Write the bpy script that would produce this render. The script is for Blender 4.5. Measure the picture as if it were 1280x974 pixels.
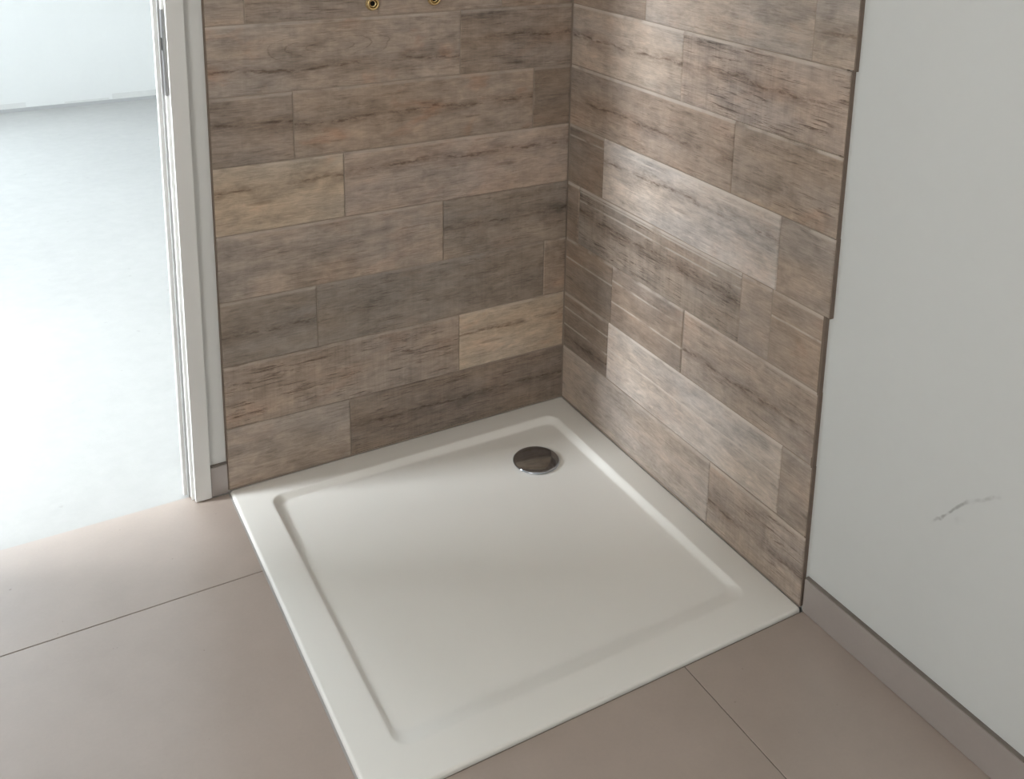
import bpy, bmesh, math, random
from mathutils import Vector, Matrix

# ------------------------------------------------------------------ clear
for o in list(bpy.data.objects):
    bpy.data.objects.remove(o, do_unlink=True)
scene = bpy.context.scene
COL = scene.collection

# ------------------------------------------------------------------ camera
# solved from the square tray, the wall verticals and the tile courses (metres).
# The photograph is the lower part of an upright phone picture, hence the shift.
FPX, PX, PY = 1253.92, 643.63, 109.80
CAM = Vector((-1.3420, -2.1005, 1.4388))
YAW, PITCH, ROLL = 0.5117, -0.2266, 0.0166
fw = Vector((math.cos(PITCH) * math.sin(YAW), math.cos(PITCH) * math.cos(YAW), math.sin(PITCH)))
r0 = Vector((math.cos(YAW), -math.sin(YAW), 0.0))
u0 = r0.cross(fw)
rt = math.cos(ROLL) * r0 + math.sin(ROLL) * u0
up = -math.sin(ROLL) * r0 + math.cos(ROLL) * u0
cd = bpy.data.cameras.new('camera')
cam = bpy.data.objects.new('camera', cd)
COL.objects.link(cam)
cam.matrix_world = Matrix(((rt.x, up.x, -fw.x, CAM.x), (rt.y, up.y, -fw.y, CAM.y), (rt.z, up.z, -fw.z, CAM.z), (0, 0, 0, 1)))
cd.sensor_fit = 'HORIZONTAL'
cd.sensor_width = 36.0
cd.lens = FPX / 1280 * 36.0
cd.shift_x = (640 - PX) / 1280
cd.shift_y = (PY - 487) / 1280
cd.clip_start = 0.02
scene.camera = cam

# ------------------------------------------------------------------ world, daylight, exposure
w = bpy.data.worlds.new('World')
scene.world = w
w.use_nodes = True
w.node_tree.nodes['Background'].inputs[0].default_value = (0.80, 0.90, 1.0, 1)
w.node_tree.nodes['Background'].inputs[1].default_value = 1.0


def area_light(name, loc, direction, sx, sy, power, colour):
    ld = bpy.data.lights.new(name, 'AREA')
    ld.shape = 'RECTANGLE'
    ld.size, ld.size_y = sx, sy
    ld.energy = power
    ld.color = colour
    o = bpy.data.objects.new(name, ld)
    COL.objects.link(o)
    o.location = loc
    o.rotation_euler = Vector(direction).to_track_quat('-Z', 'Z').to_euler()
    return o


# daylight in the next room's balcony door; added fill at two unseen windows
area_light('daylight_balcony_door', (-3.08, 0.495, 1.12), (1, 0, 0), 0.39, 2.20, 600, (0.90, 0.955, 1.0))
area_light('added_fill_far', (-2.25, 4.11, 1.55), (0, -1, 0), 1.10, 1.30, 100, (0.80, 0.91, 1.0))  # added fill for the next room and the floor by the doorway
area_light('added_fill_bathroom', (-2.68, -1.95, 1.55), (1, 0, 0), 1.30, 1.20, 27, (1.0, 0.94, 0.855))  # added warm fill for the bathroom, no known source
scene.view_settings.view_transform = 'Standard'
scene.view_settings.look = 'None'
scene.view_settings.gamma = 1.0
scene.view_settings.use_curve_mapping = False
scene.view_settings.exposure = 0.27

# ------------------------------------------------------------------ helpers
FZ = -0.006          # top of the bathroom floor tiles; the tray rim is z = 0
CEIL = 2.50


def link(name, me, mat=None, parent=None):
    o = bpy.data.objects.new(name, me)
    COL.objects.link(o)
    if mat is not None and not me.materials:
        me.materials.append(mat)
    if parent is not None:
        o.parent = parent
    return o


def tag(o, label=None, cat=None, group=None, kind=None):
    if label: o['label'] = label
    if cat: o['category'] = cat
    if group: o['group'] = group
    if kind: o['kind'] = kind
    return o


def boxes_mesh(name, boxes, bevel=0.0):
    bm = bmesh.new()
    for (x0, x1, y0, y1, z0, z1) in boxes:
        vs = [bm.verts.new(c) for c in ((x0, y0, z0), (x1, y0, z0), (x1, y1, z0), (x0, y1, z0),
                                        (x0, y0, z1), (x1, y0, z1), (x1, y1, z1), (x0, y1, z1))]
        for f in ((0, 3, 2, 1), (4, 5, 6, 7), (0, 1, 5, 4), (1, 2, 6, 5), (2, 3, 7, 6), (3, 0, 4, 7)):
            bm.faces.new([vs[i] for i in f])
    if bevel > 0:
        bmesh.ops.bevel(bm, geom=bm.edges[:], offset=bevel, segments=2, affect='EDGES', profile=0.7)
    me = bpy.data.meshes.new(name)
    bm.to_mesh(me)
    bm.free()
    return me


def prism_mesh(name, poly, z0, z1, chamfer=0.0):
    """Vertical prism over a counter-clockwise outline; small chamfer on its top edge."""
    bm = bmesh.new()
    n = len(poly)
    lo = [bm.verts.new((x, y, z0)) for x, y in poly]
    hi = [bm.verts.new((x, y, z1)) for x, y in poly]
    for i in range(n):
        j = (i + 1) % n
        bm.faces.new((lo[i], lo[j], hi[j], hi[i]))
    bm.faces.new(lo[::-1])
    top = bm.faces.new(hi)
    if chamfer:
        bmesh.ops.bevel(bm, geom=list(top.edges), offset=chamfer, segments=1, affect='EDGES')
    me = bpy.data.meshes.new(name)
    bm.to_mesh(me)
    bm.free()
    return me


def lathe_mesh(name, prof, seg=48, smooth=True):
    """Revolve (radius, height) pairs about local Z."""
    bm = bmesh.new()
    rings = []
    for r, z in prof:
        if r < 1e-6:
            rings.append([bm.verts.new((0, 0, z))])
        else:
            rings.append([bm.verts.new((r * math.cos(2 * math.pi * k / seg), r * math.sin(2 * math.pi * k / seg), z)) for k in range(seg)])
    for a, b in zip(rings[:-1], rings[1:]):
        for k in range(seg):
            l = (k + 1) % seg
            if len(a) == 1 and len(b) == 1:
                continue
            if len(a) == 1:
                bm.faces.new((a[0], b[l], b[k]))
            elif len(b) == 1:
                bm.faces.new((a[k], a[l], b[0]))
            else:
                bm.faces.new((a[k], a[l], b[l], b[k]))
    bmesh.ops.recalc_face_normals(bm, faces=bm.faces[:])
    for f in bm.faces:
        f.smooth = smooth
    me = bpy.data.meshes.new(name)
    bm.to_mesh(me)
    bm.free()
    return me


# ------------------------------------------------------------------ material node helpers
class NT:
    def __init__(self, name):
        self.m = bpy.data.materials.new(name)
        self.m.use_nodes = True
        self.t = self.m.node_tree
        self.b = self.t.nodes['Principled BSDF']

    def n(self, kind, **kw):
        nd = self.t.nodes.new(kind)
        for k, v in kw.items():
            setattr(nd, k, v)
        return nd

    def set(self, sock, v):
        if hasattr(v, 'links') or isinstance(v, bpy.types.NodeSocket):
            self.t.links.new(v, sock)
        else:
            if isinstance(v, (tuple, list)) and len(v) == 3 and len(sock.default_value) == 4:
                v = (*v, 1)
            sock.default_value = v

    def math(self, op, a, b=0.0, c=0.0, clamp=False):
        nd = self.n('ShaderNodeMath', operation=op, use_clamp=clamp)
        self.set(nd.inputs[0], a)
        self.set(nd.inputs[1], b)
        self.set(nd.inputs[2], c)
        return nd.outputs[0]

    def obj(self):
        return self.n('ShaderNodeTexCoord').outputs['Object']

    def noise(self, vec, scale=(1, 1, 1), off=None, s=1.0, detail=2.0, rough=0.5, dist=0.0):
        mp = self.n('ShaderNodeMapping')
        mp.inputs['Scale'].default_value = scale
        self.set(mp.inputs['Vector'], vec)
        if off is not None:
            self.set(mp.inputs['Location'], off)
        nz = self.n('ShaderNodeTexNoise')
        self.set(nz.inputs['Vector'], mp.outputs[0])
        nz.inputs['Scale'].default_value = s
        nz.inputs['Detail'].default_value = detail
        nz.inputs['Roughness'].default_value = rough
        nz.inputs['Distortion'].default_value = dist
        return nz.outputs[0]

    def sstep(self, v, lo, hi, a=0.0, b=1.0):
        nd = self.n('ShaderNodeMapRange', interpolation_type='SMOOTHSTEP')
        self.set(nd.inputs[0], v)
        self.set(nd.inputs[1], lo)
        self.set(nd.inputs[2], hi)
        self.set(nd.inputs[3], a)
        self.set(nd.inputs[4], b)
        return nd.outputs[0]

    def mix(self, f, a, b, blend='MIX'):
        nd = self.n('ShaderNodeMix', data_type='RGBA', blend_type=blend)
        self.set(nd.inputs[0], f)
        self.set(nd.inputs[6], a)
        self.set(nd.inputs[7], b)
        return nd.outputs[2]

    def attr(self, name):
        nd = self.n('ShaderNodeAttribute', attribute_type='OBJECT', attribute_name=name)
        return nd.outputs['Fac']

    def bump(self, h, strength, dist):
        nd = self.n('ShaderNodeBump')
        nd.inputs['Strength'].default_value = strength
        nd.inputs['Distance'].default_value = dist
        self.set(nd.inputs['Height'], h)
        self.t.links.new(nd.outputs[0], self.b.inputs['Normal'])

    def out(self, col, rough, spec=0.5, metal=0.0):
        self.set(self.b.inputs['Base Color'], col)
        self.set(self.b.inputs['Roughness'], rough)
        self.set(self.b.inputs['Specular IOR Level'], spec)
        self.set(self.b.inputs['Metallic'], metal)
        return self.m


def wood_tile_material():
    """Porcelain printed as weathered boards: local X runs along the board, local Z up it."""
    t = NT('weathered_wood_tile')
    P = t.obj()
    sep = t.n('ShaderNodeSeparateXYZ')
    t.set(sep.inputs[0], P)
    u, v = sep.outputs[0], sep.outputs[2]
    seed = t.attr('seed')
    comb = t.n('ShaderNodeCombineXYZ')
    t.set(comb.inputs[0], t.math('MULTIPLY', seed, 37.1))
    t.set(comb.inputs[1], t.math('MULTIPLY', seed, 11.3))
    t.set(comb.inputs[2], t.math('MULTIPLY', seed, 23.7))
    O = comb.outputs[0]
    tint = t.n('ShaderNodeObjectInfo').outputs['Color']
    rustic = t.attr('rustic')
    c = lambda x: t.math('SUBTRACT', x, 0.5)
    # printed layers
    grain = t.noise(P, (9, 9, 140), O, 1.0, 6, 0.66, 0.9)
    fine = t.noise(P, (34, 34, 620), O, 1.0, 3, 0.6)
    mott = t.noise(P, (24, 24, 52), O, 1.0, 5, 0.68, 0.6)
    blotch = t.noise(P, (5.5, 5.5, 13), O, 1.0, 4, 0.55, 1.0)
    saw = t.noise(P, (190, 190, 10), O, 1.0, 3, 0.65)
    saw2 = t.noise(P, (60, 60, 7), O, 1.0, 2, 0.5)
    val = t.math('ADD', t.math('MULTIPLY', c(grain), 0.55), 1.0)
    val = t.math('MULTIPLY_ADD', c(fine), 0.70, val)
    val = t.math('MULTIPLY_ADD', c(mott), 1.00, val)
    val = t.math('MULTIPLY_ADD', c(blotch), 0.95, val)
    val = t.math('MULTIPLY_ADD', c(saw), t.math('MULTIPLY', 0.36, rustic), val)
    val = t.math('MULTIPLY_ADD', c(saw2), t.math('MULTIPLY', 0.40, rustic), val)
    # hairline checks along the grain, mostly on the rustic boards
    hair = t.noise(P, (10, 10, 190), O, 1.0, 5, 0.72, 1.6)
    hairm = t.math('MULTIPLY', t.sstep(hair, 0.54, 0.62), t.sstep(t.noise(P, (11, 11, 26), O, 1.0, 2), 0.38, 0.58))
    hairm = t.math('MULTIPLY', hairm, t.math('MULTIPLY_ADD', 0.85, rustic, 0.14))
    # one long weathered split and a lens-shaped knot under it
    cv = t.attr('crack_v')
    ca = t.attr('crack_amount')
    wn = t.noise(P, (5, 5, 5), O, 1.0, 6, 0.68)
    wob = t.math('MULTIPLY', c(wn), 0.050)
    d = t.math('ABSOLUTE', t.math('SUBTRACT', t.math('ADD', v, wob), cv))
    core = t.sstep(d, 0.0005, 0.0050, 1.0, 0.0)
    halo = t.sstep(d, 0.0010, 0.0300, 1.0, 0.0)
    gate = t.sstep(t.noise(P, (7, 7, 16), O, 1.0, 3, 0.6), 0.28, 0.50)
    rag = t.sstep(t.noise(P, (30, 30, 120), O, 1.0, 4, 0.7), 0.38, 0.62)
    crk = t.math('MULTIPLY', t.math('MULTIPLY', core, gate), t.math('MULTIPLY_ADD', rag, 0.45, 0.05))
    crk = t.math('ADD', crk, t.math('MULTIPLY', t.math('MULTIPLY', halo, gate), t.math('MULTIPLY_ADD', rag, 0.36, 0.18)))
    crk = t.math('MULTIPLY', crk, ca)
    ku = t.attr('knot_u')
    kd1 = t.math('DIVIDE', t.math('SUBTRACT', u, ku), 0.042)
    kd2 = t.math('DIVIDE', t.math('SUBTRACT', t.math('MULTIPLY_ADD', wob, 0.25, v), t.math('SUBTRACT', cv, 0.036)), 0.0058)
    kd = t.math('SQRT', t.math('ADD', t.math('MULTIPLY', kd1, kd1), t.math('MULTIPLY', kd2, kd2)))
    knot = t.math('MULTIPLY', t.sstep(kd, 0.45, 1.0, 1.0, 0.0), t.math('MULTIPLY', ca, 0.50))
    # cathedral rings on a few boards
    ra = t.attr('rings')
    rx = t.math('MULTIPLY', t.math('SUBTRACT', u, 0.27), 0.22)
    rz = t.math('SUBTRACT', v, 0.092)
    wr = t.math('MULTIPLY', c(t.noise(P, (9, 9, 14), O, 1.0, 4, 0.6)), 0.024)
    rr = t.math('ADD', t.math('SQRT', t.math('ADD', t.math('MULTIPLY', rx, rx), t.math('MULTIPLY', rz, rz))), wr)
    ring = t.math('ABSOLUTE', t.math('SINE', t.math('MULTIPLY', rr, 290.0)))
    ringm = t.math('MULTIPLY', t.sstep(ring, 0.0, 0.26, 1.0, 0.0), t.math('MULTIPLY', t.sstep(rr, 0.034, 0.050, 1.0, 0.0), ra))
    ringm = t.math('MULTIPLY', ringm, t.math('MULTIPLY_ADD', rag, 0.50, 0.10))
    dark = t.math('MAXIMUM', t.math('MAXIMUM', crk, knot), t.math('MAXIMUM', hairm, ringm), clamp=True)
    # colour: grey wash and warmer, redder patches under the tint
    warm = t.sstep(t.noise(P, (3.2, 3.2, 9), O, 1.0, 3, 0.5), 0.35, 0.65)
    base = t.mix(warm, (0.975, 0.995, 1.015), (1.045, 1.0, 0.945))
    red = t.math('MULTIPLY', t.sstep(t.noise(P, (8, 8, 15), O, 1.0, 3, 0.5, 0.5), 0.55, 0.72), t.attr('red'))
    base = t.mix(red, base, (1.10, 0.90, 0.79))
    col = t.mix(1.0, base, tint, 'MULTIPLY')
    vcomb = t.n('ShaderNodeCombineXYZ')
    vc = t.math('MAXIMUM', t.math('MINIMUM', val, 1.45), 0.52)
    for i in range(3):
        t.set(vcomb.inputs[i], vc)
    col = t.mix(1.0, col, vcomb.outputs[0], 'MULTIPLY')
    col = t.mix(dark, col, t.mix(1.0, col, (0.40, 0.345, 0.315), 'MULTIPLY'))
    # light caught by the upper edge and plank steps, painted in as paler colour
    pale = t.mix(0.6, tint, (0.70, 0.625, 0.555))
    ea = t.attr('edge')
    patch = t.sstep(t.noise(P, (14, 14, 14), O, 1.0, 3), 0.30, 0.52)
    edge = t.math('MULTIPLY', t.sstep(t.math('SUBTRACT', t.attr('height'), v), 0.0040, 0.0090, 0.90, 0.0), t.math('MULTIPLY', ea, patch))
    rw = t.math('MULTIPLY', wob, 0.12)
    step = None
    for nm in ('ridge_v', 'ridge_w'):
        rd = t.math('SUBTRACT', v, t.math('ADD', t.attr(nm), rw))
        st = t.sstep(rd, -0.0010, 0.0030)
        line = t.math('MULTIPLY', t.sstep(t.math('ABSOLUTE', rd), 0.0008, 0.0036, 0.75, 0.0), patch)
        edge = t.math('MAXIMUM', edge, line)
        step = st if step is None else t.math('ADD', step, st)
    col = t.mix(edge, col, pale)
    # relief: sawn grain, split, stepped planks
    h = t.math('MULTIPLY', grain, 0.40)
    h = t.math('MULTIPLY_ADD', blotch, 0.40, h)
    h = t.math('MULTIPLY_ADD', mott, 0.30, h)
    h = t.math('MULTIPLY_ADD', fine, 0.10, h)
    h = t.math('MULTIPLY_ADD', dark, -0.35, h)
    h = t.math('MULTIPLY_ADD', step, -0.80, h)
    t.bump(h, 0.7, 0.0022)
    rough = t.math('MULTIPLY_ADD', grain, 0.20, 0.40)
    return t.out(col, rough, 0.5)


def plaster_material(name, base, scuff=False, spec=0.25):
    t = NT(name)
    P = t.obj()
    m = t.noise(P, (2.2, 2.2, 0.7), None, 1.0, 3, 0.5)
    f = t.noise(P, (38, 38, 38), None, 1.0, 4, 0.6)
    v = t.math('ADD', 1.0, t.math('MULTIPLY', t.math('SUBTRACT', m, 0.5), 0.10))
    v = t.math('ADD', v, t.math('MULTIPLY', t.math('SUBTRACT', f, 0.5), 0.03))
    cb = t.n('ShaderNodeCombineXYZ')
    for i in range(3):
        t.set(cb.inputs[i], v)
    col = t.mix(1.0, base, cb.outputs[0], 'MULTIPLY')
    if scuff:
        sep = t.n('ShaderNodeSeparateXYZ')
        t.set(sep.inputs[0], P)
        y, z = sep.outputs[1], sep.outputs[2]
        for (ya, za, yb, zb, amt, wd) in ((-1.150, 0.348, -1.222, 0.436, 0.55, 0.0035), (-1.215, 0.428, -1.268, 0.482, 0.30, 0.0045), (-1.19, 0.375, -1.215, 0.402, 0.18, 0.006)):
            L = math.hypot(yb - ya, zb - za)
            dy, dz = (yb - ya) / L, (zb - za) / L
            s = t.math('ADD', t.math('MULTIPLY', t.math('SUBTRACT', y, ya), dy), t.math('MULTIPLY', t.math('SUBTRACT', z, za), dz))
            p = t.math('SUBTRACT', t.math('MULTIPLY', t.math('SUBTRACT', y, ya), -dz), t.math('MULTIPLY', t.math('SUBTRACT', z, za), -dy))
            p = t.math('ADD', p, t.math('MULTIPLY', t.math('SUBTRACT', t.noise(P, (22, 22, 22), None, 1.0, 2), 0.5), 0.022))
            mk = t.math('MULTIPLY', t.sstep(t.math('ABSOLUTE', p), 0.0006, wd, 1.0, 0.0), t.math('MULTIPLY', t.sstep(s, 0.0, 0.03), t.sstep(s, L - 0.02, L, 1.0, 0.0)))
            mk = t.math('MULTIPLY', mk, t.sstep(t.noise(P, (60, 60, 60), None, 1.0, 3), 0.35, 0.60, 0.25, 1.0))
            col = t.mix(t.math('MULTIPLY', mk, amt), col, (0.22, 0.22, 0.22))
    t.bump(t.math('ADD', t.math('MULTIPLY', m, 1.0), t.math('MULTIPLY', f, 0.25)), 0.25, 0.003)
    return t.out(col, 0.75, spec)


def floor_tile_material(name, base):
    t = NT(name)
    P = t.n('ShaderNodeNewGeometry').outputs['Position']
    a = t.noise(P, (2.3, 2.3, 2.3), None, 1.0, 5, 0.55, 0.4)
    b = t.noise(P, (14, 14, 14), None, 1.0, 5, 0.6)
    c = t.noise(P, (160, 160, 160), None, 1.0, 2, 0.5)
    v = t.math('ADD', 1.0, t.math('MULTIPLY', t.math('SUBTRACT', a, 0.5), 0.22))
    v = t.math('ADD', v, t.math('MULTIPLY', t.math('SUBTRACT', b, 0.5), 0.14))
    v = t.math('ADD', v, t.math('MULTIPLY', t.math('SUBTRACT', c, 0.5), 0.06))
    cb = t.n('ShaderNodeCombineXYZ')
    for i in range(3):
        t.set(cb.inputs[i], v)
    col = t.mix(1.0, base, cb.outputs[0], 'MULTIPLY')
    # a few specks of building dirt
    sp = t.sstep(t.noise(P, (85, 85, 85), None, 1.0, 1), 0.81, 0.83)
    col = t.mix(t.math('MULTIPLY', sp, 0.5), col, (0.12, 0.10, 0.09))
    t.bump(t.math('ADD', b, t.math('MULTIPLY', c, 0.4)), 0.12, 0.001)
    rough = t.math('ADD', 0.24, t.math('MULTIPLY', b, 0.14))
    return t.out(col, rough, 0.75)


def screed_material():
    t = NT('pale_screed')
    P = t.n('ShaderNodeNewGeometry').outputs['Position']
    a = t.noise(P, (1.6, 1.6, 1.6), None, 1.0, 5, 0.6)
    b = t.noise(P, (22, 22, 22), None, 1.0, 5, 0.65)
    v = t.math('ADD', 1.0, t.math('MULTIPLY', t.math('SUBTRACT', a, 0.5), 0.18))
    v = t.math('ADD', v, t.math('MULTIPLY', t.math('SUBTRACT', b, 0.5), 0.16))
    cb = t.n('ShaderNodeCombineXYZ')
    for i in range(3):
        t.set(cb.inputs[i], v)
    col = t.mix(1.0, (0.42, 0.415, 0.40), cb.outputs[0], 'MULTIPLY')
    sp = t.sstep(t.noise(P, (26, 26, 26), None, 1.0, 2), 0.72, 0.78)
    col = t.mix(t.math('MULTIPLY', sp, 0.35), col, (0.30, 0.28, 0.26))
    t.bump(b, 0.3, 0.003)
    return t.out(col, 0.8, 0.3)


def simple(name, col, rough, spec=0.5, metal=0.0, var=0.04, scale=30.0, bump=0.0):
    t = NT(name)
    P = t.obj()
    nz = t.noise(P, (scale, scale, scale), None, 1.0, 3, 0.55)
    v = t.math('ADD', 1.0, t.math('MULTIPLY', t.math('SUBTRACT', nz, 0.5), var * 2))
    cb = t.n('ShaderNodeCombineXYZ')
    for i in range(3):
        t.set(cb.inputs[i], v)
    c = t.mix(1.0, col, cb.outputs[0], 'MULTIPLY')
    if bump:
        t.bump(nz, bump, 0.001)
    return t.out(c, rough, spec, metal)


def chrome_material():
    t = NT('chrome')
    P = t.obj()
    sm = t.noise(P, (14, 60, 14), None, 1.0, 4, 0.6)
    rough = t.math('ADD', 0.06, t.math('MULTIPLY', t.sstep(sm, 0.5, 0.75), 0.22))
    return t.out((0.47, 0.50, 0.55), rough, 0.5, 1.0)


def pane_material():
    m = bpy.data.materials.new('window_glass')
    m.use_nodes = True
    nt = m.node_tree
    nt.nodes.remove(nt.nodes['Principled BSDF'])
    tr = nt.nodes.new('ShaderNodeBsdfTransparent')
    gl = nt.nodes.new('ShaderNodeBsdfGlossy')
    gl.inputs['Roughness'].default_value = 0.02
    mx = nt.nodes.new('ShaderNodeMixShader')
    mx.inputs[0].default_value = 0.06
    nt.links.new(tr.outputs[0], mx.inputs[1])
    nt.links.new(gl.outputs[0], mx.inputs[2])
    nt.links.new(mx.outputs[0], nt.nodes['Material Output'].inputs['Surface'])
    return m


FLOOR_COL = (0.413, 0.345, 0.299)
BASE_COL = (0.375, 0.335, 0.315)  # same tile as the floor, greyed for the different light on it
M_WOOD = wood_tile_material()
M_WALL = plaster_material('white_plaster', (0.66, 0.68, 0.675), scuff=True)
M_WALL2 = plaster_material('white_plaster_plain', (0.73, 0.735, 0.72))
M_CEIL = plaster_material('white_ceiling', (0.80, 0.80, 0.79))
M_TILE = floor_tile_material('taupe_stoneware', FLOOR_COL)
M_BASE = floor_tile_material('taupe_stoneware_lit_grey', BASE_COL)
M_SILICONE = simple('grey_silicone', (0.40, 0.385, 0.37), 0.5, 0.5)
M_SCREED = screed_material()
M_GROUT = simple('taupe_grout', (0.36, 0.30, 0.25), 0.9, 0.2, var=0.12, scale=120)
M_FGROUT = simple('floor_grout', (0.20, 0.175, 0.155), 0.9, 0.2, var=0.12, scale=120)
M_JOINT = simple('dark_joint', (0.21, 0.185, 0.165), 0.9, 0.2, var=0.15, scale=90)
M_BISCUIT = simple('tile_edge_sealant', (0.20, 0.155, 0.125), 0.8, 0.3, var=0.12, scale=60)
M_TRAY = simple('white_acrylic', (0.86, 0.845, 0.80), 0.34, 0.5, var=0.008, scale=6)
M_CHROME = chrome_material()
M_BRASS = simple('brass', (0.78, 0.61, 0.33), 0.24, 0.5, 1.0, var=0.12, scale=300, bump=0.2)
M_FRAME = simple('white_door_lacquer', (0.80, 0.80, 0.785), 0.42, 0.5, var=0.012, scale=8)
M_SEAL = simple('grey_door_seal', (0.42, 0.42, 0.42), 0.6, 0.4)
M_STEEL = simple('steel_plate', (0.45, 0.45, 0.46), 0.35, 0.5, 1.0, var=0.06, scale=200)
M_DARK = simple('dark_hole', (0.012, 0.010, 0.008), 0.8, 0.2)
M_PATCH = simple('grey_filler', (0.66, 0.66, 0.64), 0.8, 0.2, var=0.08, scale=20)
M_PANE = pane_material()

# ------------------------------------------------------------------ setting: walls
DX0, DX1, DZ = -1.862, -0.948, 2.06     # rough opening in the back wall
PLY = 0.010                            # plaster face of the back wall
PLX = 0.010                            # plaster face of the right wall
ZB = -0.30
wb = link('wall_back', boxes_mesh('wall_back', [(-3.10, DX0, PLY, 0.13, ZB, CEIL), (DX1, 1.30, PLY, 0.13, ZB, CEIL), (DX0, DX1, PLY, 0.13, DZ, CEIL)]), M_WALL2)
tag(wb, kind='structure')
wr = link('wall_right', boxes_mesh('wall_right', [(PLX, 0.14, -3.30, PLY, ZB, CEIL)]), M_WALL)
tag(wr, kind='structure')
WY0, WY1, WZ0, WZ1 = -2.60, -1.30, 0.95, 2.15
wl = link('wall_left', boxes_mesh('wall_left', [(-2.72, -2.60, -3.30, WY0, ZB, CEIL), (-2.72, -2.60, WY1, PLY, ZB, CEIL),
                                                (-2.72, -2.60, WY0, WY1, ZB, WZ0), (-2.72, -2.60, WY0, WY1, WZ1, CEIL)]), M_WALL2)
tag(wl, kind='structure')
tag(link('wall_front', boxes_mesh('wall_front', [(-2.72, 0.14, -3.42, -3.30, ZB, CEIL)]), M_WALL2), kind='structure')
tag(link('ceiling', boxes_mesh('ceiling', [(-2.72, 0.14, -3.42, 0.07, CEIL, CEIL + 0.15)]), M_CEIL), kind='structure')
# next room
FARY = 4.05
HX0, HX1, HZ0, HZ1 = -2.84, -1.66, 0.86, 2.24
wf = link('wall_far', boxes_mesh('wall_far', [(-3.12, HX0, FARY, FARY + 0.12, ZB, CEIL), (HX1, 1.42, FARY, FARY + 0.12, ZB, CEIL), (HX0, HX1, FARY, FARY + 0.12, ZB, HZ0), (HX0, HX1, FARY, FARY + 0.12, HZ1, CEIL)]), M_WALL2)
tag(wf, kind='structure')
# foot of the far wall: strip coloured grey for the shadow gap, patches of filler above it
link('shadow_gap_strip', boxes_mesh('shadow_gap_strip', [(-2.99, 1.29, FARY - 0.006, FARY, -0.02, 0.010)]), M_SEAL, wf)
for (xa, xb, h) in ((-1.60, -1.06, 0.040), (-0.60, -0.20, 0.045), (-0.86, -0.62, 0.022)):
    link('filler_patch', boxes_mesh('filler_patch', [(xa, xb, FARY - 0.003, FARY, 0.010, h)]), M_PATCH, wf)
GY0, GY1, GZ1 = 0.25, 0.74, 2.26
tag(link('wall_far_left', boxes_mesh('wall_far_left', [(-3.12, -3.00, 0.13, GY0, ZB, CEIL), (-3.12, -3.00, GY1, FARY, ZB, CEIL), (-3.12, -3.00, GY0, GY1, GZ1, CEIL), (-3.12, -3.00, GY0, GY1, ZB, 0.0)]), M_WALL2), kind='structure')
tag(link('wall_far_right', boxes_mesh('wall_far_right', [(1.30, 1.42, 0.01, FARY, ZB, CEIL)]), M_WALL2), kind='structure')
tag(link('ceiling', boxes_mesh('ceiling_next_room', [(-3.12, 1.42, 0.07, FARY + 0.12, CEIL, CEIL + 0.15)]), M_CEIL), kind='structure')


def window(name, x, y0, y1, z0, z1, turn=None):
    fr = 0.055
    b = [(x, x + 0.06, y0, y1, z0, z0 + fr), (x, x + 0.06, y0, y1, z1 - fr, z1), (x, x + 0.06, y0, y0 + fr, z0 + fr, z1 - fr), (x, x + 0.06, y1 - fr, y1, z0 + fr, z1 - fr)]
    g = [(x + 0.026, x + 0.034, y0 + fr, y1 - fr, z0 + fr, z1 - fr)]
    if turn:                           # window in a wall that runs along X
        b, g = ([(q[2], q[3], q[0], q[1], q[4], q[5]) for q in k] for k in (b, g))
    o = link(name, boxes_mesh(name, b), M_FRAME)
    tag(o, kind='structure')
    link('pane', boxes_mesh('pane', g), M_PANE, o)


window('window_1', -3.07, GY0, GY1, 0.0, GZ1)
window('added_window_2', -2.67, WY0, WY1, WZ0, WZ1)  # unseen window added to carry the bathroom fill
window('added_window_3', FARY + 0.01, HX0, HX1, HZ0, HZ1, True)  # unseen window added so its light reaches the left floor

# ------------------------------------------------------------------ setting: floors
TX, TY = 0.90, 0.90                    # shower tray, measured from the tiled corner
FEND = 0.030                           # the tiles stop in the doorway
scr = FZ - 0.010
fl = link('floor', boxes_mesh('floor', [(-2.62, -TX - 0.002, -3.32, 0.012, ZB, scr), (-TX - 0.002, 0.02, -3.32, -TY - 0.002, ZB, scr),
                                        (-TX - 0.002, 0.02, -TY - 0.002, 0.02, ZB, -0.065), (DX0 - 0.02, DX1 + 0.02, 0.012, FEND, ZB, scr)]), M_FGROUT)
tag(fl, kind='structure')
tag(link('floor', boxes_mesh('floor_next_room', [(-3.02, 1.32, 0.128, FARY + 0.02, ZB, FZ - 0.003), (DX0 - 0.01, DX1 + 0.01, FEND, 0.128, ZB, FZ - 0.003)]), M_SCREED), kind='structure')

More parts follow.
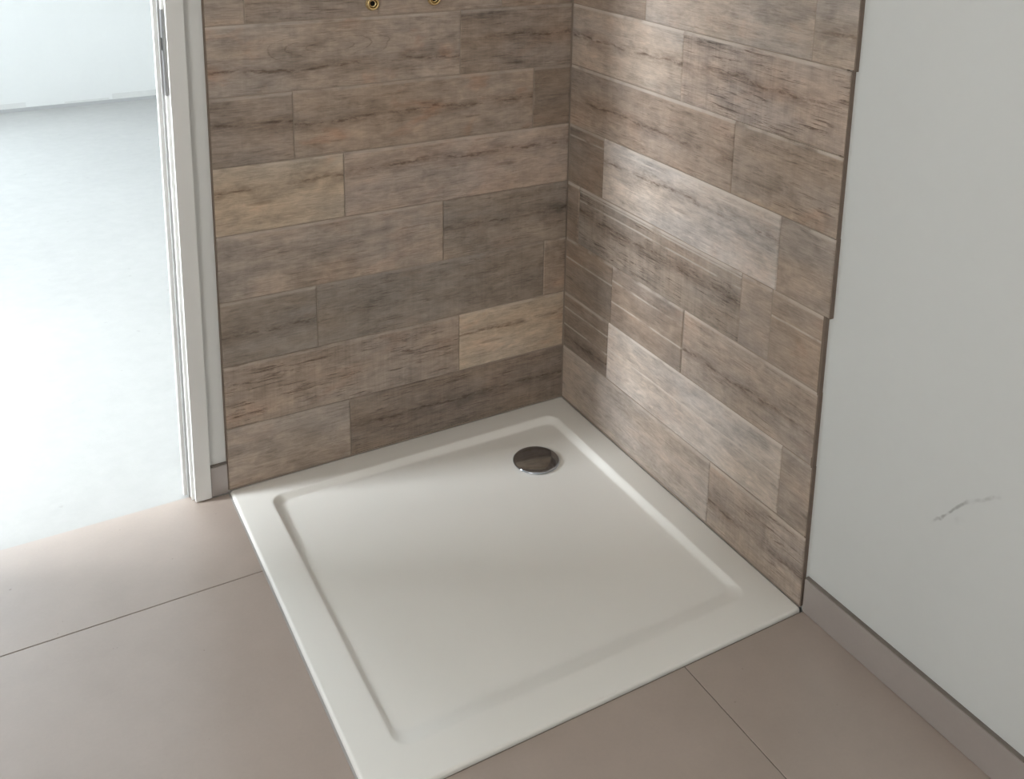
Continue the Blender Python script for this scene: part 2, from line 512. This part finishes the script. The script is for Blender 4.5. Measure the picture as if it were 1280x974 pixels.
J = 0.0011                             # half joint
GX = [-2.600, -2.092, -1.492, -0.892, -0.292, 0.008]
GYS = [-3.295, -2.692, -2.092, -1.492, -0.892, -0.292, FEND - 0.001]
for i in range(len(GX) - 1):
    for j in range(len(GYS) - 1):
        x0, x1, y0, y1 = GX[i] + J, GX[i + 1] - J, GYS[j] + J, GYS[j + 1] - J
        tx, ty = -TX - 0.004, -TY - 0.004
        if x0 >= tx and y0 >= ty:
            continue
        if x1 <= tx or y1 <= ty:
            poly = [(x0, y0), (x1, y0), (x1, y1), (x0, y1)]
        elif x0 < tx and y0 < ty:
            poly = [(x0, y0), (x1, y0), (x1, ty), (tx, ty), (tx, y1), (x0, y1)]
        elif x0 < tx:
            poly = [(x0, y0), (tx, y0), (tx, y1), (x0, y1)]
        else:
            poly = [(x0, y0), (x1, y0), (x1, ty), (x0, ty)]
        if j == len(GYS) - 2:          # only the doorway runs past the wall face
            yw = -0.001
            xa, xb = min(p[0] for p in poly), max(p[0] for p in poly)
            ya = y0
            da, db = max(xa, DX0 + 0.03), min(xb, -0.9430)
            if db <= da:
                poly = [(xa, ya), (xb, ya), (xb, yw), (xa, yw)]
            else:
                poly = [(xa, ya), (xb, ya)]
                if xb > db: poly += [(xb, yw), (db, yw)]
                poly += [(db, y1), (da, y1)]
                if xa < da: poly += [(da, yw), (xa, yw)]
        link('floor_tile', prism_mesh('floor_tile', poly, scr, FZ, 0.0006), M_TILE, fl)
# grout bedded between the tiles, a hair below their faces
gb = []
for x in GX[1:-1]:
    y1 = -0.001 if x < -TX else -TY - 0.004
    gb.append((x - J, x + J, -3.29, y1, scr, FZ - 0.0012))
for y in GYS[1:-1]:
    x1 = -TX - 0.004 if y > -TY else 0.008
    gb.append((-2.60, x1, y - J, y + J, scr, FZ - 0.0013))
link('grout', boxes_mesh('floor_grout_lines', gb), M_FGROUT, fl)
link('edge_joint', boxes_mesh('edge_joint', [(-TX - 0.004, -TX, -TY - 0.004, 0.0, scr, FZ - 0.0002)]), M_SILICONE, fl)
link('edge_joint', boxes_mesh('edge_joint', [(-TX, 0.0, -TY - 0.004, -TY, scr, FZ - 0.003)]), M_JOINT, fl)

# baseboards: strips of the floor tile with a dark open joint on top
SK = 0.0685
bl = link('baseboard_back', boxes_mesh('baseboard_back', [(-0.9405, -0.9035, 0.0005, PLY + 0.001, FZ + 0.0015, SK)], 0.0006), M_BASE)
tag(bl, kind='structure')
link('joint', boxes_mesh('baseboard_joint', [(-0.9405, -0.9035, 0.003, PLY + 0.0005, SK, SK + 0.003)]), M_JOINT, bl)
b2 = link('baseboard_right', boxes_mesh('baseboard_right', [(0.0005, PLX + 0.001, -3.29, -0.9035, FZ + 0.0015, SK)], 0.0006), M_BASE)
tag(b2, kind='structure')
link('joint', boxes_mesh('baseboard_joint', [(0.003, PLX + 0.0005, -3.29, -0.9035, SK, SK + 0.003)]), M_JOINT, b2)

# ------------------------------------------------------------------ setting: wall tiles
random.seed(11)
ROW = 0.155


def tile_mesh(wd, ht, rnd):
    nl, ns = max(2, int(wd / 0.12)), 2
    nl = min(nl, 5)
    base = []
    for k in range(nl): base.append((wd * k / nl, 0.0))
    for k in range(ns): base.append((wd, ht * k / ns))
    for k in range(nl): base.append((wd - wd * k / nl, ht))
    for k in range(ns): base.append((0.0, ht - ht * k / ns))
    bm = bmesh.new()
    back, mid, frt = [], [], []
    for (x, z) in base:
        jx, jz = rnd.uniform(-0.0004, 0.0004), rnd.uniform(-0.0008, 0.0008)
        ix = 0.0016 if x < 1e-6 else (-0.0016 if x > wd - 1e-6 else 0.0)
        iz = 0.0022 if z < 1e-6 else (-0.0042 if z > ht - 1e-6 else 0.0)
        back.append(bm.verts.new((x, 0.0095, z)))
        mid.append(bm.verts.new((x + jx, 0.0016, z + jz)))
        frt.append(bm.verts.new((x + jx + ix, rnd.uniform(-0.0003, 0.0003), z + jz + iz)))
    n = len(base)
    for i in range(n):
        j = (i + 1) % n
        bm.faces.new((back[i], back[j], mid[j], mid[i]))
        bm.faces.new((mid[i], mid[j], frt[j], frt[i]))
    bm.faces.new(frt)
    bmesh.ops.recalc_face_normals(bm, faces=bm.faces[:])
    me = bpy.data.meshes.new('wall_tile')
    bm.to_mesh(me)
    bm.free()
    return me


# tints (linear)
T = {
    'g': (0.395, 0.325, 0.275),    # greige
    'w': (0.375, 0.298, 0.242),    # warm brown
    'y': (0.510, 0.416, 0.325),    # honey
    'd': (0.272, 0.217, 0.178),    # dark
    'k': (0.300, 0.252, 0.215),    # dark grey
    'p': (0.440, 0.375, 0.325),    # pale
    'P': (0.525, 0.462, 0.415),    # palest
    'r': (0.425, 0.348, 0.298),    # reddish
    'm': (0.350, 0.282, 0.235),
}


def wall_tiles(wall, side, rows):
    rnd = random.Random(5 if side == 'A' else 9)
    for r, (end, items) in rows.items():
        z0 = ROW * r + (0.0035 if r == 0 else 0.0011)
        z1 = ROW * (r + 1) - 0.0011
        a = 0.0
        for (b, tint, crack, rustic, extra) in items:
            # a..b are distances from the corner
            off = rnd.uniform(-0.0010, 0.0010)
            la, lb = a + (0.0012 if a > 0 else 0.0016), b - 0.0009
            if b == end: lb = b
            me = tile_mesh(lb - la, z1 - z0, rnd)
            o = link('wall_tile', me, M_WOOD, wall)
            if side == 'A':
                o.location = (-lb, off, z0)
            else:
                o.location = (off, -la, z0)
                o.rotation_euler = (0, 0, -math.pi / 2)
            c = T[tint]
            k = rnd.uniform(0.96, 1.04)
            o.color = (c[0] * k, c[1] * k, c[2] * k, 1)
            o['seed'] = rnd.uniform(0.0, 1.0)
            o['rustic'] = float(rustic)
            o['crack_v'] = float(crack) if crack else -1.0
            o['crack_amount'] = 1.0 if crack else 0.0
            o['knot_u'] = extra.get('knot', -5.0)
            o['rings'] = extra.get('rings', 0.0)
            o['ridge_v'] = extra.get('ridge', 9.0)
            o['ridge_w'] = extra.get('ridge2', 9.0)
            o['red'] = extra.get('red', 0.25)
            o['edge'] = extra.get('edge', 0.45 if side == 'A' else 0.75)
            o['height'] = z1 - z0
            a = b


# each entry: distance of the far end from the corner, tint, split height, sawn look, extras
rowsA = {
    0: (0.9, [(0.605, 'd', 0.075, 0.8, {'edge': 0.1}), (0.9, 'g', None, 0.2, {'edge': 0.3})]),
    1: (0.9, [(0.312, 'y', 0.098, 0.2, {'knot': 0.09, 'red': 0.5}), (0.9, 'm', None, 1.0, {'red': 0.4})]),
    2: (0.9, [(0.066, 'w', None, 0.5, {'red': 0.5}), (0.680, 'k', None, 0.6, {'edge': 0.2}), (0.9, 'k', 0.070, 0.3, {})]),
    3: (0.9, [(0.356, 'k', 0.085, 0.6, {'edge': 0.2}), (0.9, 'g', None, 0.4, {'knot': 0.2})]),
    4: (0.9, [(0.606, 'r', 0.108, 0.3, {'knot': 0.42}), (0.9, 'y', 0.100, 0.2, {'knot': 0.10, 'red': 0.5})]),
    5: (0.9, [(0.108, 'd', None, 0.3, {}), (0.720, 'w', 0.080, 0.4, {'red': 0.9}), (0.9, 'm', 0.09, 0.3, {})]),
    6: (0.9, [(0.311, 'm', 0.085, 0.6, {}), (0.9, 'g', 0.050, 0.4, {'rings': 1.0, 'red': 0.8, 'edge': 0.7})]),
    7: (0.9, [(0.201, 'm', None, 0.5, {}), (0.516, 'g', None, 0.3, {}), (0.817, 'm', None, 0.7, {}), (0.9, 'g', None, 0.3, {})]),
}
rowsB = {
    0: (0.895, [(0.610, 'p', None, 0.2, {'edge': 0.4}), (0.895, 'g', 0.06, 0.9, {})]),
    1: (0.895, [(0.204, 'd', 0.030, 0.4, {'ridge': 0.112, 'ridge2': 0.064}), (0.815, 'P', None, 0.2, {'ridge': 0.082, 'edge': 1.0}), (0.895, 'g', None, 0.3, {})]),
    2: (0.894, [(0.215, 'd', None, 0.4, {'ridge': 0.10}), (0.492, 'm', None, 0.4, {'ridge': 0.060, 'ridge2': 0.115, 'red': 0.5}), (0.894, 'g', 0.060, 0.5, {})]),
    3: (0.893, [(0.056, 'd', None, 0.3, {'edge': 1.0}), (0.667, 'k', 0.090, 1.0, {'ridge': 0.118, 'ridge2': 0.142, 'edge': 1.0}), (0.755, 'g', None, 0.3, {}), (0.893, 'w', None, 0.3, {'ridge': 0.10, 'red': 0.5})]),
    4: (0.902, [(0.157, 'd', None, 0.4, {'ridge': 0.125}), (0.763, 'P', 0.100, 0.2, {'knot': 0.30, 'ridge': 0.132, 'edge': 1.0}), (0.902, 'g', None, 0.3, {})]),
    5: (0.901, [(0.617, 'm', 0.070, 0.5, {'edge': 1.0}), (0.901, 'w', None, 0.6, {'edge': 1.0, 'red': 0.5})]),
    6: (0.901, [(0.440, 'p', 0.080, 0.2, {'edge': 1.0}), (0.901, 'r', 0.085, 1.0, {'edge': 1.0})]),
    7: (0.906, [(0.300, 'w', None, 0.3, {}), (0.806, 'p', None, 0.3, {'red': 0.5}), (0.906, 'p', 0.06, 0.3, {})]),
}
for r in range(8, 14):
    for rows in (rowsA, rowsB):
        c = random.uniform(0.12, 0.58)
        it = [(c, random.choice('gmwr'), 0.09, 0.5, {})]
        if c < 0.28:
            it.append((c + 0.6, random.choice('gdwp'), None, 0.4, {}))
        it.append((0.9, random.choice('gmwp'), None, 0.4, {}))
        rows[r] = (0.9, it)
NROW = 14
wall_tiles(wb, 'A', rowsA)
wall_tiles(wr, 'B', rowsB)
link('grout', boxes_mesh('wall_grout', [(-0.8995, 0.009, 0.0024, PLY, 0.001, ROW * NROW)]), M_GROUT, wb)
link('grout', boxes_mesh('wall_grout', [(0.0024, PLX, -0.8895, 0.009, 0.001, ROW * NROW)]), M_GROUT, wr)
# dark sealant that closes the cut ends of the tiles
link('end_sealant', boxes_mesh('end_sealant', [(-0.9030, -0.8990, 0.0022, PLY, 0.001, ROW * NROW)]), M_BISCUIT, wb)
sb = []
for r in range(NROW):
    e = rowsB[r][0]
    sb.append((0.0012, PLX, -e - 0.0022, -e + 0.004, max(0.001, ROW * r), ROW * (r + 1)))
link('end_sealant', boxes_mesh('end_sealant', sb), M_BISCUIT, wr)
link('base_sealant', boxes_mesh('base_sealant', [(-0.9, 0.0, -0.0004, 0.004, 0.0002, 0.0040), (-0.0004, 0.004, -0.897, 0.0, 0.0002, 0.0040)]), M_GROUT, wb)

# ------------------------------------------------------------------ setting: door frame
dr = bpy.data.objects.new('door_1', None)
COL.objects.link(dr)
dr.location = (-1.40, 0.0, FZ)
tag(dr, kind='structure')


def dpart(name, boxes, mat, bevel=0.0):
    o = link(name, boxes_mesh(name, boxes, bevel), mat)
    o.parent = dr
    o.matrix_parent_inverse = Matrix.Translation(-Vector((-1.40, 0.0, FZ)))
    return o


XC = -1.40
mir = lambda x: 2 * XC - x
DT = 2.02
fb = FZ + 0.002
for side in (0, 1):
    S = (lambda a, b: (a, b)) if side == 0 else (lambda a, b: (mir(b), mir(a)))
    c0, c1 = S(-0.9775, -0.9415)
    dpart('casing', [(c0, c1, -0.004, PLY, fb, DT + 0.036)], M_FRAME, 0.0016)
    # rebate for the leaf, rubber seal and the stop behind it
    a0, a1 = S(-0.9835, -0.9490)
    dpart('rebate', [(a0, a1, 0.0100, 0.030, fb, DT)], M_FRAME)
    s0, s1 = S(-0.9885, -0.9480)
    dpart('seal', [(s0, s1, 0.0245, 0.034, fb, DT)], M_SEAL)
    b0, b1 = S(-0.9965, -0.9485)
    dpart('stop', [(b0, b1, 0.0335, 0.050, fb, DT)], M_FRAME, 0.0025)
dpart('casing', [(mir(-0.9415), -0.9415, -0.0035, PLY, DT, DT + 0.036)], M_FRAME, 0.0016)
dpart('stop', [(mir(-0.9485), -0.9485, 0.012, 0.050, DT - 0.02, DT + 0.03)], M_FRAME, 0.0025)
sp = dpart('strike_plate', [(-0.9850, -0.9800, 0.0060, 0.0105, 0.945, 1.125), (-0.9850, -0.9828, 0.0105, 0.024, 0.945, 1.125)], M_STEEL)
hole = link('latch_hole', boxes_mesh('latch_hole', [(-0.9856, -0.9835, 0.0085, 0.020, 1.040, 1.066)]), M_DARK, sp)

# ------------------------------------------------------------------ shower tray
tray = bpy.data.objects.new('shower_tray', None)
COL.objects.link(tray)
TC = Vector((-0.45, -0.45, FZ))
tray.location = TC
tag(tray, 'square white acrylic shower tray set almost flush in the tiled floor corner', 'shower tray')


def rrect(x0, x1, y0, y1, r, n=10):
    pts = []
    for cx, cy, a in ((x1 - r, y1 - r, 0), (x0 + r, y1 - r, 90), (x0 + r, y0 + r, 180), (x1 - r, y0 + r, 270)):
        for k in range(n + 1):
            t = math.radians(a + 90 * k / n)
            pts.append((cx + r * math.cos(t), cy + r * math.sin(t)))
    return pts


def tray_mesh():
    bm = bmesh.new()
    X0, X1, Y0, Y1 = -TX, -0.0005, -TY, -0.0005
    IX0, IX1, IY0, IY1 = -0.826, -0.066, -0.828, -0.064
    def depth(x, y):
        # the floor of the basin falls towards the waste in the back corner
        q = math.hypot(x + 0.205, y + 0.213)
        return 0.0180 - 0.0060 * min(1.0, q / 0.70)
    rings = []
    def ring(x0, x1, y0, y1, r, fz):
        rings.append([bm.verts.new((x, y, fz(x, y))) for x, y in rrect(x0, x1, y0, y1, r)])
    flat = lambda z: (lambda x, y: z)
    ring(X0 + 0.001, X1 - 0.001, Y0 + 0.001, Y1 - 0.001, 0.003, flat(-0.045))
    for d, z in ((0.0, -0.0062), (0.0005, -0.0040), (0.0018, -0.0021), (0.0036, -0.0008), (0.0058, -0.0001), (0.0075, 0.0)):
        ring(X0 + d, X1 - d * 0.3, Y0 + d * 0.8, Y1 - d * 0.3, 0.004, flat(z))
    ring(IX0 - 0.004, IX1 + 0.004, IY0 - 0.004, IY1 + 0.004, 0.034, flat(0.0))
    # bevelled side of the basin: rounded lip, straight slope, soft cove
    prof = [(0.0, 0.0), (0.0012, 0.03), (0.0026, 0.10), (0.0060, 0.38), (0.0100, 0.72), (0.0125, 0.90), (0.0145, 0.965), (0.0180, 0.99), (0.0240, 1.0)]
    for d, s in prof:
        ring(IX0 + d, IX1 - d, IY0 + d * 3.2, IY1 - d, max(0.012, 0.030 - d * 0.4), lambda x, y, s=s: -s * depth(x, y))
    # basin floor towards the waste
    cx, cy = -0.205, -0.213
    last = [(v.co.x, v.co.y) for v in rings[-1]]
    for k in range(1, 14):
        f = k / 14
        rings.append([bm.verts.new((x + (cx - x) * f, y + (cy - y) * f, -depth(x + (cx - x) * f, y + (cy - y) * f))) for x, y in last])
    n = len(rings[0])
    for a, b in zip(rings[:-1], rings[1:]):
        for i in range(n):
            j = (i + 1) % n
            bm.faces.new((a[i], a[j], b[j], b[i]))
    bm.faces.new(rings[-1])
    bmesh.ops.recalc_face_normals(bm, faces=bm.faces[:])
    for f in bm.faces:
        f.smooth = True
    for v in bm.verts:
        v.co -= TC
    me = bpy.data.meshes.new('tray_body')
    bm.to_mesh(me)
    bm.free()
    return me


link('tray_body', tray_mesh(), M_TRAY, tray)
dc = link('drain_cover', lathe_mesh('drain_cover', [(0.0, 0.0080), (0.012, 0.0079), (0.025, 0.0076), (0.038, 0.0070), (0.048, 0.0062), (0.0530, 0.0054), (0.0560, 0.0044), (0.0575, 0.0030), (0.0577, 0.0018), (0.0570, 0.0004), (0.0540, 0.0), (0.0, 0.0)], 64), M_CHROME, tray)
dc['label'] = 'round domed chrome drain cover'
dc.location = Vector((-0.2010, -0.2070, -0.0158)) - TC
lk = link('drain_ring', lathe_mesh('drain_ring', [(0.0, 0.0034), (0.050, 0.0034), (0.0525, 0.0030), (0.0545, 0.0), (0.0, 0.0)], 48), M_DARK, tray)
lk.location = Vector((-0.2010, -0.2070, -0.0192)) - TC

# ------------------------------------------------------------------ water outlets for the mixer
def outlet(x, z, label):
    o = bpy.data.objects.new('water_outlet', None)
    COL.objects.link(o)
    o.location = (x, -0.0012, z)
    tag(o, label, 'water pipe', 'brass water outlets in the tiled wall')
    # local Z of the lathe points into the room (world -Y)
    q = (math.pi / 2, 0, 0)
    body = link('fitting', lathe_mesh('fitting', [(0.0160, 0.0), (0.0160, 0.0015), (0.0142, 0.0022), (0.0142, 0.0072), (0.0135, 0.0082), (0.0112, 0.0086), (0.0104, 0.0078),
                                                   (0.0098, 0.0062), (0.0090, 0.0056), (0.0094, 0.0048), (0.0084, 0.0040), (0.0088, 0.0032), (0.0076, 0.0024), (0.0060, 0.0016), (0.0, 0.0014)], 40), M_BRASS, o)
    body.rotation_euler = q
    bore = link('bore', lathe_mesh('bore', [(0.0, 0.0022), (0.0056, 0.0022), (0.0060, 0.0014), (0.0, 0.0014)], 28), M_DARK, o)
    bore.rotation_euler = q
    return o


outlet(-0.5325, 1.1135, 'brass threaded water outlet in tiled wall, nearer the door frame')
outlet(-0.3815, 1.1165, 'brass threaded water outlet in tiled wall, nearer the tiled corner')
